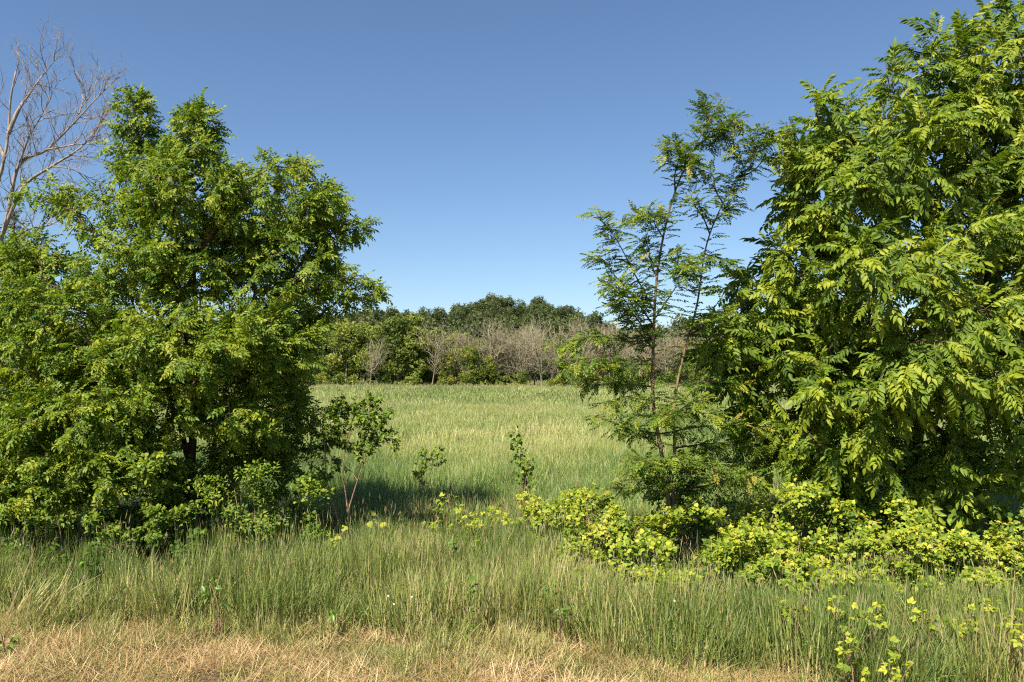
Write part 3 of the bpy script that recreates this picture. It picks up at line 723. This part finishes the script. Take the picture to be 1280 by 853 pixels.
# ------------------------------------------------------------------ long-leaved tree on the right
rw = np.random.default_rng(8)
lob = [(1036, 158, 40, 40, -.2, .6, 1.5), (1100, 150, 60, 60, 0, .9), (1150, 95, 50, 42, .2, .8), (1215, 75, 55, 55, .2, .9), (1290, 60, 70, 70, .3, 1.0), (1024, 240, 38, 52, -.2, .6, 1.5), (1075, 240, 70, 65, -.5, .9),
       (1165, 200, 70, 60, -.6, .8), (1270, 190, 70, 60, .2, .9), (966, 345, 40, 42, -.1, .6), (1025, 320, 60, 44, .4, .8), (925, 375, 42, 36, -.1, .5), (1110, 350, 80, 55, -1.3, .7), (1220, 330, 80, 60, -1.0, .8), (1330, 330, 80, 90, 0, 1.0),
       (945, 430, 58, 44, -.2, .6), (925, 480, 40, 38, .1, .5), (1010, 430, 60, 50, .5, .8), (1075, 470, 75, 50, -1.0, .7), (1190, 440, 80, 60, -1.5, .7), (1280, 450, 70, 70, -.7, .9), (960, 530, 50, 30, .3, .5),
       (1040, 540, 70, 42, -.4, .7), (1140, 540, 80, 50, -1.0, .7), (1240, 540, 60, 44, -.6, .8), (1090, 590, 50, 30, -.6, .5), (1360, 480, 60, 80, .2, .9), (905, 420, 36, 40, .0, .45), (985, 480, 60, 50, .2, .7), (985, 370, 60, 44, .2, .7), (1000, 575, 50, 26, -.2, .5), (1170, 590, 60, 34, -.6, .5), (1245, 125, 60, 50, -.3, .7), (1265, 250, 60, 60, -.6, .7)]
st = [[(1143, 690, 0), (1140, 600, 0), (1150, 480, .1), (1165, 330, .2), (1190, 180, .3), (1235, 50, .3)], [(1140, 560, .05), (1080, 420, .2), (1045, 300, .1), (1030, 170, 0)], [(1148, 500, .1), (1230, 380, .2), (1290, 240, .2), (1310, 90, .3)]]
leafy_tree('walnut_tree', 'large tree with long drooping feathery leaves behind the yellow-green brambles', 10.2, st, [(.12, .012), (.07, .01), (.07, .01)], lob, 1130, T_WAL, 7, M['walnut'], M['bark'], rw, size=(.42, 1.05), spread_=.95, droop=.2, wisp=.05, inner=.62, tint=(.52, .22), parts=300, rtip=.007)

# ------------------------------------------------------------------ slender two-stemmed tree
def slender_tree():
    r = np.random.default_rng(14); d = 9.4
    base = P(838, 700, d); base[2] = float(ground_z(base[0], base[1]))
    root = thing('honey_locust_tree', 'slender airy sapling tree with two thin stems and sparse feathery foliage', 'tree', base)
    A = smooth_path([P(838, 702, d), P(836, 640, d), P(825, 560, d), P(816, 500, d), P(818, 400, d), P(824, 330, d), (P(840, 255, d)), P(866, 190, d), P(905, 120, d)], .08)
    B = smooth_path([P(840, 640, d), P(842, 560, d), P(843, 500, d + .1), P(858, 430, d + .1), P(872, 380, d + .1), P(886, 300, d + .1), P(918, 230, d + .1), P(962, 165, d + .1)], .08)
    for s, a, b in ((A, .030, .005), (B, .020, .004)):
        mb = MB(); tube(mb, s, np.linspace(a, b, len(s)), 7); mb.build('trunk', M['bark_light'], root, True)
    # side branches: start fraction, stem, end px, py, depth offset, sag
    br = [(A, 390, 745, 265, -.3), (A, 412, 745, 318, .1), (A, 425, 750, 350, -.4), (A, 440, 760, 380, .4), (A, 455, 700, 470, -.5), (A, 430, 700, 440, .1), (A, 480, 725, 485, .5), (A, 400, 872, 330, -.4), (A, 345, 800, 300, .3), (A, 300, 805, 262, -.2),
          (A, 270, 800, 268, .3), (A, 235, 845, 180, -.2), (A, 215, 870, 205, -.3), (A, 190, 842, 178, .2), (A, 180, 915, 160, .3), (A, 165, 925, 150, -.2), (A, 150, 880, 130, .2),
          (B, 420, 920, 390, -.4), (B, 350, 845, 310, -.3), (B, 320, 920, 330, .2), (B, 290, 865, 240, -.2), (B, 270, 930, 250, .2), (B, 250, 880, 215, .2), (B, 220, 985, 200, .2), (B, 205, 920, 175, -.2), (B, 190, 995, 165, .1), (B, 180, 940, 160, .2),
          (A, 560, 745, 520, -.4), (A, 540, 770, 540, .4), (A, 520, 905, 520, -.5), (A, 575, 900, 560, .4), (A, 600, 780, 590, -.5), (A, 585, 930, 595, -.4), (A, 545, 950, 535, .2), (A, 610, 760, 610, .2), (A, 620, 900, 600, .1), (B, 560, 950, 560, .5), (B, 480, 930, 480, .1), (B, 520, 880, 500, -.4),
          (A, 505, 760, 505, -.2), (A, 530, 840, 520, -.7), (A, 590, 850, 575, -.7), (A, 600, 820, 600, .6), (A, 615, 960, 610, .3), (A, 605, 800, 570, -.7), (B, 590, 890, 585, -.6), (B, 600, 930, 575, .6)]
    tw = MB(); pos = []; dr = []; up = []; sc = []; tn = []
    def leaves_on(path, dens, s0, tip=.0):
        n = max(3, int(dens * np.linalg.norm(np.diff(path, axis=0), axis=1).sum())); tt = r.uniform(.05, 1.0, n); K = len(path) - 1
        i = np.minimum((tt * K).astype(int), K - 1); p = path[i] + (path[i + 1] - path[i]) * (tt * K - i)[:, None]; tg = nrm(path[i + 1] - path[i])
        side = nrm(np.cross(tg, r.normal(size=(n, 3)))); side[:, 2] *= .45
        pos.append(p); dr.append(nrm(side + tg * .45 + [0, 0, -.03])); up.append(np.array([-.12, -.22, 1.0]) + unit(n, r) * .25); sc.append(s0 * r.uniform(.65, 1.15, n))
        tn.append(np.clip(.35 + .35 * tt ** 3 + tip * tt ** 4 + r.normal(0, .12, n), 0, 1))
    for s, y0, ex, ey, off in br:
        zt = CAMH + (HOR - y0) / F * d; a = s[np.abs(s[:, 2] - zt).argmin()]; b = P(ex, ey, d + off); L = np.linalg.norm(b - a)
        pth = smooth_path([a, a + (b - a) * .35 + [0, 0, .04 * L], a + (b - a) * .7 + [0, 0, .07 * L] + r.normal(0, .03, 3), b], .06)
        mb = MB(); tube(mb, pth, np.linspace(.011, .003, len(pth)), 5)
        if L > .45: mb.build('branch', M['bark'], root, True)
        else: tube(tw, pth, np.linspace(.008, .0025, len(pth)), 4)
        q_ = .72 if ey > 505 else (.95 if s is B else 1.3); leaves_on(pth, 46 * q_, 1.1, .2)
        for k in range(int(2 + L * 5)):
            t = r.uniform(.25, .95); q = pth[int(t * (len(pth) - 1))]; u = nrm(nrm(b - a) * .6 + unit(1, r)[0] * [1, 1, .35]); l = r.uniform(.12, .38) * (1.1 - .5 * t)
            e = q + u * l; p2 = np.array([q, (q + e) / 2 + [0, 0, .01], e]); tube(tw, p2, [.004, .003, .002], 3); leaves_on(p2, 38 * q_, 1.05, .2)
    leaves_on(A[int(.2 * len(A)):], 42, 1.1); leaves_on(B[int(.2 * len(B)):], 42, 1.1)
    leaves_on(A[int(.8 * len(A)):], 40, .8, .3); leaves_on(B[int(.8 * len(B)):], 40, .8, .3)
    tw.build('twigs', M['bark'], root)['kind'] = 'stuff'
    mb = MB(); scatter(mb, T_HON, np.concatenate(pos), np.concatenate(dr), np.concatenate(up), np.concatenate(sc), np.concatenate(tn), r); mb.build('crown', M['honey'], root)
slender_tree()

# ------------------------------------------------------------------ dead tree on the far left
def dead_tree():
    r = np.random.default_rng(31); d = 13.0
    base = P(-40, 640, d); base[2] = float(ground_z(base[0], base[1]))
    root = thing('dead_tree', 'bare grey dead tree with fine upswept twigs above the green crowns', 'tree', base)
    main = smooth_path([P(-40, 640, d) * [1, 1, 0], P(-25, 480, d), P(-22, 340, d), P(-12, 250, d), P(0, 195, d), P(4, 165, d), P(6, 120, d), P(12, 85, d)], .15)
    lim = [[(-25, 360), (2, 285), (18, 206), (53, 185), (93, 144), (112, 122), (134, 100)], [(2, 285), (25, 232), (60, 206), (95, 183), (115, 158), (128, 136)], [(4, 165), (16, 135), (30, 113), (46, 90), (60, 72)], [(0, 195), (-20, 150), (-25, 110)], [(18, 206), (30, 170), (50, 132), (55, 112)], [(53, 185), (95, 178), (135, 178)], [(93, 139), (98, 120), (97, 104)], [(-22, 340), (25, 290), (60, 280), (90, 262)], [(60, 206), (85, 210), (110, 222)]]
    rr = [(.07, .012), (.045, .006), (.035, .006), (.035, .006), (.03, .006), (.02, .005), (.014, .004), (.014, .004), (.03, .006), (.012, .004)]
    paths = [main] + [smooth_path([P(a, b, d + .25 * math.sin(i * 2.1 + j)) for j, (a, b) in enumerate(l)], .1) for i, l in enumerate(lim)]
    tw = MB()
    for i, (p, q) in enumerate(zip(paths, rr)):
        mb = MB(); tube(mb, p, np.linspace(q[0], q[1], len(p)), 6); mb.build('trunk' if i == 0 else 'limb', M['bark_grey'], root, True)
    def twig(p, dirv, L, rad, depth):
        n = 4; pts = [p]; dv = dirv
        for k in range(n):
            dv = nrm(dv + r.normal(0, .16, 3) + [0, 0, .06]); pts.append(pts[-1] + dv * L / n)
        tube(tw, pts, np.linspace(rad, rad * .4, n + 1), 3)
        if depth:
            for k in range(1, n + 1):
                if r.uniform() < .95: twig(pts[k], nrm(dv + unit(1, r)[0] * .75), L * r.uniform(.35, .65), rad * .6, depth - 1)
    for i, p in enumerate(paths):
        n = len(p); s0 = int(n * (.45 if i == 0 else .25))
        for k in range(s0, n, 1 if i else 2):
            tg = nrm(p[min(k + 1, n - 1)] - p[k - 1])
            if r.uniform() < .95: twig(p[k], nrm(tg * .8 + unit(1, r)[0] * .8 + [0, 0, .25]), r.uniform(.25, .65), .009, 2)
        twig(p[-1], nrm(p[-1] - p[-2]), .4, rr[i][1] * .9, 2)
    tw.build('twigs', M['bark_grey'], root)['kind'] = 'stuff'
dead_tree()

# dark cedar behind, at the far left
rc = np.random.default_rng(41)
leafy_tree('cedar_tree', 'dark dense evergreen tree behind the dead tree at the left edge', 15.0, [[(-10, 640, 0), (-5, 450, 0), (8, 330, 0), (15, 270, 0)]], [(.12, .02)], [(15, 310, 35, 35, 0, .6), (0, 370, 60, 45, 0, .9), (-10, 440, 70, 60, 0, 1.0), (-10, 540, 80, 60, 0, 1.0)], 420, T_LOC, 6, M['cedar'], M['bark_red'], rc, size=(.8, 1.3), droop=.0, rtip=.006)

# young tree with pale stems at the right foot of the round tree
ry = np.random.default_rng(51)
leafy_tree('young_tree', 'young shrubby tree with pale thin stems at the edge of the shadow', 9.8, [[(432, 700, 0), (424, 650, 0), (410, 600, .1), (405, 520, .1)], [(434, 698, 0), (436, 640, 0), (430, 580, 0), (445, 520, -.1)], [(436, 640, 0), (448, 600, 0), (470, 540, -.1)]], [(.014, .006), (.013, .005), (.009, .004)],
           [(462, 515, 30, 18, 0, .3), (486, 550, 26, 15, 0, .25), (440, 545, 26, 24, .1, .35), (405, 530, 26, 34, .2, .4), (430, 505, 22, 15, .2, .3), (380, 580, 40, 34, .4, .5)], 260, T_OVAL, 20, M['shrub'], M['cane'], ry, size=(.035, .065), spread_=1.2, droop=.3, tint=(.4, .18), limb_r=.01, rtip=.0016)

# ------------------------------------------------------------------ bushes
def bush(name, label, px, py, rx, ry_, d, r, leaf, mat, n, size, tint, parts=40, cat='bush', canes=5, group=None, depth=.45):
    c = P(px, py, d); ground = float(ground_z(c[0], c[1])); base = np.array([c[0], c[1], ground]); root = thing(name, label, cat, base, group)
    wx = rx / F * d; top = c[2] + ry_ / F * d; bot = max(ground + .05, c[2] - ry_ / F * d); cz = (top + bot) / 2; wz = max((top - bot) / 2, .12)
    K = 15 if parts >= 40 else 8; lc = np.stack([r.uniform(-.9, .9, K) * wx, r.uniform(-.9, .9, K) * depth, r.uniform(-.8, .85, K) * wz], -1) + [c[0], c[1], cz]; lr = r.uniform(.2, .42, K) if parts >= 40 else np.full(K, .44)
    for i in range(canes):
        a = r.uniform(0, TAU); e = lc[r.integers(K)] + r.normal(0, .08, 3); s = base + [r.normal(0, wx * .4), r.normal(0, depth * .4), -.05]
        pth = smooth_path([s, s + (e - s) * .5 + [0, 0, .22 * (e[2] - s[2])], e], .08); mb = MB(); tube(mb, pth, np.linspace(.007, .0025, len(pth)), 4); mb.build('cane', M['cane'], root, True)
    ki = r.integers(0, K, n); u = unit(n, r); u[:, 2] = np.where(r.uniform(size=n) < .7, np.abs(u[:, 2]), u[:, 2])
    pos = lc[ki] + u * np.array([wx, depth, wz]) * lr[ki][:, None] * r.uniform(.35, 1.08, n)[:, None]; pos = pos[pos[:, 2] > ground + .04]; n = len(pos)
    u = u[:n]; out = nrm(pos - [c[0], c[1], cz - wz * .3])
    dirs = nrm(out * .6 + unit(n, r) * .7 + [0, 0, -.25]); ups = np.array([-.25, -.35, .8]) + out * .5 + unit(n, r) * .55
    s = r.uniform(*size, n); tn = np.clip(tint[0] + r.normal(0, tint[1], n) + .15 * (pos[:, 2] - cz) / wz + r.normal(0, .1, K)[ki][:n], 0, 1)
    order = np.argsort(pos[:, 1] - pos[:, 2] * .5); sel = order[:parts]; rest = order[parts:]
    bank = BANK.setdefault((leaf, mat), None)
    temps = {'lobed': T_LOBED, 'tri': T_TRI, 'oval': T_OVAL}[leaf]
    if bank is None:
        bank = []
        for tv_, tf_, tt_ in temps:
            for lv in (.2, .45, .65, .88):
                mb = MB(); mb.add(tv_, tf_, lv); bank.append(mb.mesh('leaf', M[mat]))
        BANK[(leaf, mat)] = bank
    from mathutils import Matrix
    R = frames(dirs, ups)
    for i in sel:
        o = bpy.data.objects.new('leaf', bank[int(r.integers(len(temps))) * 4 + int(np.clip(tn[i] * 4, 0, 3))]); COL.objects.link(o)
        Mx = Matrix.Identity(4)
        for a in range(3):
            for b in range(3): Mx[a][b] = R[i][a][b] * s[i]
            Mx[a][3] = pos[i][a] - base[a]
        o.parent = root; o.matrix_basis = Mx
    if len(rest):
        mb = MB(); scatter(mb, temps, pos[rest], dirs[rest], ups[rest], s[rest], tn[rest], r); o = mb.build('foliage', M[mat], root)
        if parts: o['kind'] = 'stuff'
    return root
BANK = {}
rb = np.random.default_rng(62)
G1 = 'brambles in front of the slender tree and the long-leaved tree'
right = [
 (690, 648, 48, 32, 9.9, 'tri', 'small yellow-green bramble clump nearest the vine-covered post'),
 (735, 660, 46, 42, 9.3, 'tri', 'yellow-green bramble bush second from the vine-covered post'),
 (768, 692, 50, 52, 8.6, 'lobed', 'bright broad-leaved bramble bush in the grass, front of the slender tree\'s left'),
 (808, 700, 44, 44, 8.3, 'lobed', 'bright broad-leaved bramble just left of the slender tree\'s foot'),
 (880, 695, 50, 48, 8.4, 'tri', 'yellow-green bramble bush just right of the slender tree\'s foot'),
 (925, 655, 52, 52, 9.4, 'tri', 'bronze-tinged yellow-green bramble between the slender tree and the large one'),
 (985, 648, 58, 52, 9.5, 'lobed', 'broad-leaved bramble below the large tree\'s left-hand edge'),
 (1045, 672, 58, 60, 8.9, 'lobed', 'dense bright bramble below the middle of the long-leaved crown'),
 (1105, 690, 52, 56, 8.3, 'tri', 'bramble bush in front of the long-leaved tree\'s trunk'),
 (1160, 680, 54, 52, 8.8, 'lobed', 'broad-leaved bramble just right of the long-leaved tree\'s trunk'),
 (1215, 695, 48, 48, 8.3, 'tri', 'bright bramble at the foot of the tall upright leafy shoot'),
 (728, 715, 34, 24, 8.0, 'tri', 'low bramble spilling into the grass below the leftmost brambles'),
 (842, 728, 38, 22, 7.7, 'tri', 'low bramble spilling into the grass straight below the slender tree'),
 (850, 655, 40, 40, 9.6, 'lobed', 'shaded bramble close behind the slender tree\'s foot'),
 (955, 705, 46, 42, 8.2, 'tri', 'low yellow-green bramble below the large tree\'s left-hand edge, front row'),
 (1010, 718, 42, 34, 7.9, 'lobed', 'low broad-leaved bramble spilling forward below the long-leaved crown'),
 (1075, 640, 54, 40, 9.8, 'tri', 'taller bramble touching the lowest long leaves of the large tree'),
 (1130, 730, 36, 26, 7.7, 'tri', 'low bramble in the grass just above the seedlings'),
 (1180, 725, 40, 30, 7.8, 'lobed', 'broad-leaved low bramble in the grass below the tall shoot'),
 (1150, 640, 44, 36, 9.8, 'lobed', 'shaded bramble against the long-leaved tree\'s trunk'),
 (1250, 715, 44, 34, 8.0, 'tri', 'low front bramble nearest the right edge'),
 (1262, 660, 46, 60, 9.0, 'lobed', 'broad-leaved bramble at the right edge of the picture'),
]
for px, py, rx, ry2, d, lf, lab in right:
    bush('bramble', lab, px, py, rx, ry2, d, rb, lf, 'bramble', 1500 if lf == 'tri' else 1300, (.042, .08) if lf == 'tri' else (.028, .062), (.37, .27), 60, group=G1, canes=10, depth=.6)
bush('upright_shoot', 'tall upright leafy shoot standing above the brambles at right', 1206, 625, 20, 44, 9.1, rb, 'lobed', 'bramble', 70, (.09, .14), (.35, .12), 40, cat='plant', canes=2, depth=.15)
# darker brush behind the brambles
bush('dark_shrub', 'dense small-leaved dark shrub around the slender tree\'s foot', 885, 600, 66, 42, 10.5, rb, 'oval', 'shrub', 1500, (.03, .055), (.45, .2), 0, canes=7)
bush('dark_shrub', 'dark twiggy shrub in the shade below the long-leaved crown', 1090, 620, 70, 42, 10.3, rb, 'oval', 'shrub', 700, (.04, .07), (.35, .2), 0, canes=6)
# left undergrowth
left = [
 (40, 632, 54, 52, 8.7, 'light green bush at the left edge below the round tree'),
 (105, 645, 54, 50, 8.6, 'light green vine-like bush second from the left edge'),
 (165, 632, 54, 60, 8.9, 'light green bush just left of the round tree\'s trunk'),
 (215, 660, 40, 36, 8.7, 'low green bush in front of the round tree\'s trunk'),
 (305, 638, 54, 54, 9.0, 'low shaded bush just right of the round tree\'s trunk'),
 (205, 610, 50, 44, 9.8, 'twiggy small-leaved bush beside the round tree\'s trunk, higher than its neighbours'),
 (310, 605, 60, 44, 9.9, 'dark leafy bush under the shaded right side of the round crown'),
 (250, 625, 60, 46, 10.6, 'shaded bush behind the round tree\'s trunk'),
 (365, 642, 46, 50, 9.3, 'dark shaded bush between the round tree\'s trunk and the pale stems'),
]
for i, (px, py, rx, ry2, d, lab) in enumerate(left):
    bush('undergrowth_bush', lab, px, py, rx, ry2, d, rb, ('tri', 'oval', 'lobed')[i % 3], 'shrub', 1900, ((.04, .07), (.035, .06), (.03, .055))[i % 3], (.40, .26), 40, group='bushes below the round tree', canes=9)
# weeds in the gap
gap = [
 (560, 650, 32, 26, 9.8, 'tri', 'bramble', 90, 'small yellow-green weed clump in the gap between the trees'),
 (610, 655, 26, 22, 9.6, 'tri', 'bramble', 60, 'low yellow-green weed beside the vine-covered post'),
 (445, 668, 30, 22, 9.2, 'lobed', 'bramble', 40, 'few yellow-green leaves at the foot of the pale-stemmed young tree'),
]
for px, py, rx, ry2, d, lf, mt, n, lab in gap:
    bush('weed_clump', lab, px, py, rx, ry2, d, rb, lf, mt, n, (.06, .10), (.5, .2), 30, cat='weed', canes=4, depth=.25)
# seedlings in the tall grass
seed = [(990, 758, 14, 12, 7.6, 'small yellow-green seedling in the grass, farthest left of its group'), (1052, 765, 18, 16, 7.5, 'bright seedling in the grass with the largest leaves, left of the tall pair'), (1095, 775, 20, 20, 7.3, 'leafy seedling in the middle of the seedling group'),
        (1060, 815, 14, 12, 6.9, 'low seedling near the mown strip below the bright one'), (1105, 825, 16, 16, 6.7, 'seedling lowest in the grass, beside the mown strip'), (1148, 770, 18, 18, 7.4, 'seedling just right of the middle of the group'),
        (1200, 770, 16, 14, 7.5, 'small seedling third from the right edge'), (1243, 772, 16, 14, 7.4, 'seedling second from the right edge'), (1270, 795, 14, 16, 7.1, 'seedling at the right edge of the grass')]
for px, py, rx, ry2, d, lab in seed:
    d = (CAMH - (.44 if py < 800 else .34)) * F / (py - HOR)
    bush('seedling', lab, px, py, rx, ry2, d, rb, 'tri', 'bramble', 26, (.045, .085), (.5, .22), 26, cat='seedling', canes=4, group='seedlings in the tall grass', depth=.12)
for px, py, rx, ry2, d, lab in [(272, 738, 16, 20, 7.9, 'leafy dark green weed standing in the grass at left'), (425, 778, 10, 8, 7.3, 'single broad pale green leaf at the edge of the mown strip'), (40, 690, 34, 24, 8.4, 'feathery green weed patch at the left edge of the verge'), (700, 745, 18, 16, 7.9, 'small leafy weed in the grass before the brambles'), (20, 800, 12, 16, 6.6, 'low green weed at the left end of the mown strip')]:
    d = (CAMH - (.42 if py < 770 else .12)) * F / (py - HOR)
    bush('broad_weed', lab, px, py, rx, ry2, d, rb, 'oval', 'weed', 26 if rx < 30 else 120, (.035, .065), (.45, .2), 20, cat='weed', canes=3, depth=.12)

# ------------------------------------------------------------------ vine-covered post and the small sapling in the gap
def post():
    r = np.random.default_rng(71); d = 11.2; b = P(656, 660, d); z0 = float(ground_z(b[0], b[1])); b[2] = z0
    root = thing('old_post', 'old brown post wrapped in a leafy green vine in the gap', 'post', b)
    top = P(655, 592, d); mb = MB(); pth = smooth_path([b - [0, 0, .1], (b + top) / 2 + [.02, 0, 0], top], .06); tube(mb, pth, .034 + .006 * r.normal(size=len(pth)), 8); mb.build('shaft', M['bark'], root)
    for k in range(4):
        a = r.uniform(0, TAU); s = smooth_path([b + [.08 * math.cos(a), .08 * math.sin(a), 0], (b + top) / 2 + [.06 * math.cos(a + 2), .06 * math.sin(a + 2), 0], top + r.normal(0, .06, 3) + [0, 0, .2]], .06); mb = MB(); tube(mb, s, np.linspace(.009, .004, len(s)), 4); mb.build('vine_stem', M['cane'], root, True)
    n = 230; t = r.uniform(0, 1, n) ** 1.2; c = P(658, 598, d) + np.outer(t, P(638, 542, d) - P(658, 598, d)); pos = c + r.normal(0, .085, (n, 3)) * (1.1 - .5 * t[:, None]) + [.03, 0, 0]
    mb = MB(); scatter(mb, T_LOBED, pos, nrm(unit(n, r) + [0, 0, -.5]), np.array([-.3, -.4, .8]) + unit(n, r) * .6, r.uniform(.03, .06, n), np.clip(.45 + r.normal(0, .2, n), 0, 1), r); mb.build('vine_leaves', M['shrub'], root)
post()
leafy_tree('sapling', 'thin leafy sapling standing alone in the gap beside the shadow', 10.6, [[(535, 680, 0), (530, 620, 0), (528, 580, 0), (538, 558, 0)]], [(.01, .004)], [(540, 563, 16, 9, 0, .15), (528, 590, 10, 14, 0, .12), (548, 570, 9, 7, 0, .1)], 34, T_OVAL, 10, M['shrub'], M['cane'], np.random.default_rng(81), size=(.03, .06), droop=.35, limb_r=.05, rtip=.0016)

# small white flowers in the grass
def flower(px, py, d, label):
    d = (CAMH - .46) * F / (py - HOR); r = np.random.default_rng(int(px)); c = P(px, py, d); z0 = float(ground_z(c[0], c[1])); root = thing('white_flower', label, 'flower', (c[0], c[1], z0), 'white flowers in the verge')
    mb = MB(); tube(mb, [[c[0], c[1], z0 - .03], [c[0] + .02, c[1], (z0 + c[2]) / 2], c], [.003, .0025, .002], 4); mb.build('stem', M['weed'], root)
    for i in range(5):
        a = i / 5 * TAU; v, f = leaflet(.009, .008, .1, .1); R = rotm((0, 0, 1), a); R = rotm((1, 0, 0), -.5) @ R if False else R
        mb = MB(); mb.add((v @ R.T) @ rotm((1, 0, 0), .9).T + c, f, .5); mb.build('petal', M['petal'], root)
for px, py, d, lab in [(487, 742, 7.7, 'white flower in the verge grass, leftmost of three'), (494, 752, 7.6, 'white flower in the verge grass, lowest of three'), (516, 743, 7.7, 'white flower in the verge grass, rightmost of three'), (841, 748, 7.7, 'lone white flower in the grass before the brambles')]:
    flower(px, py, d, lab)
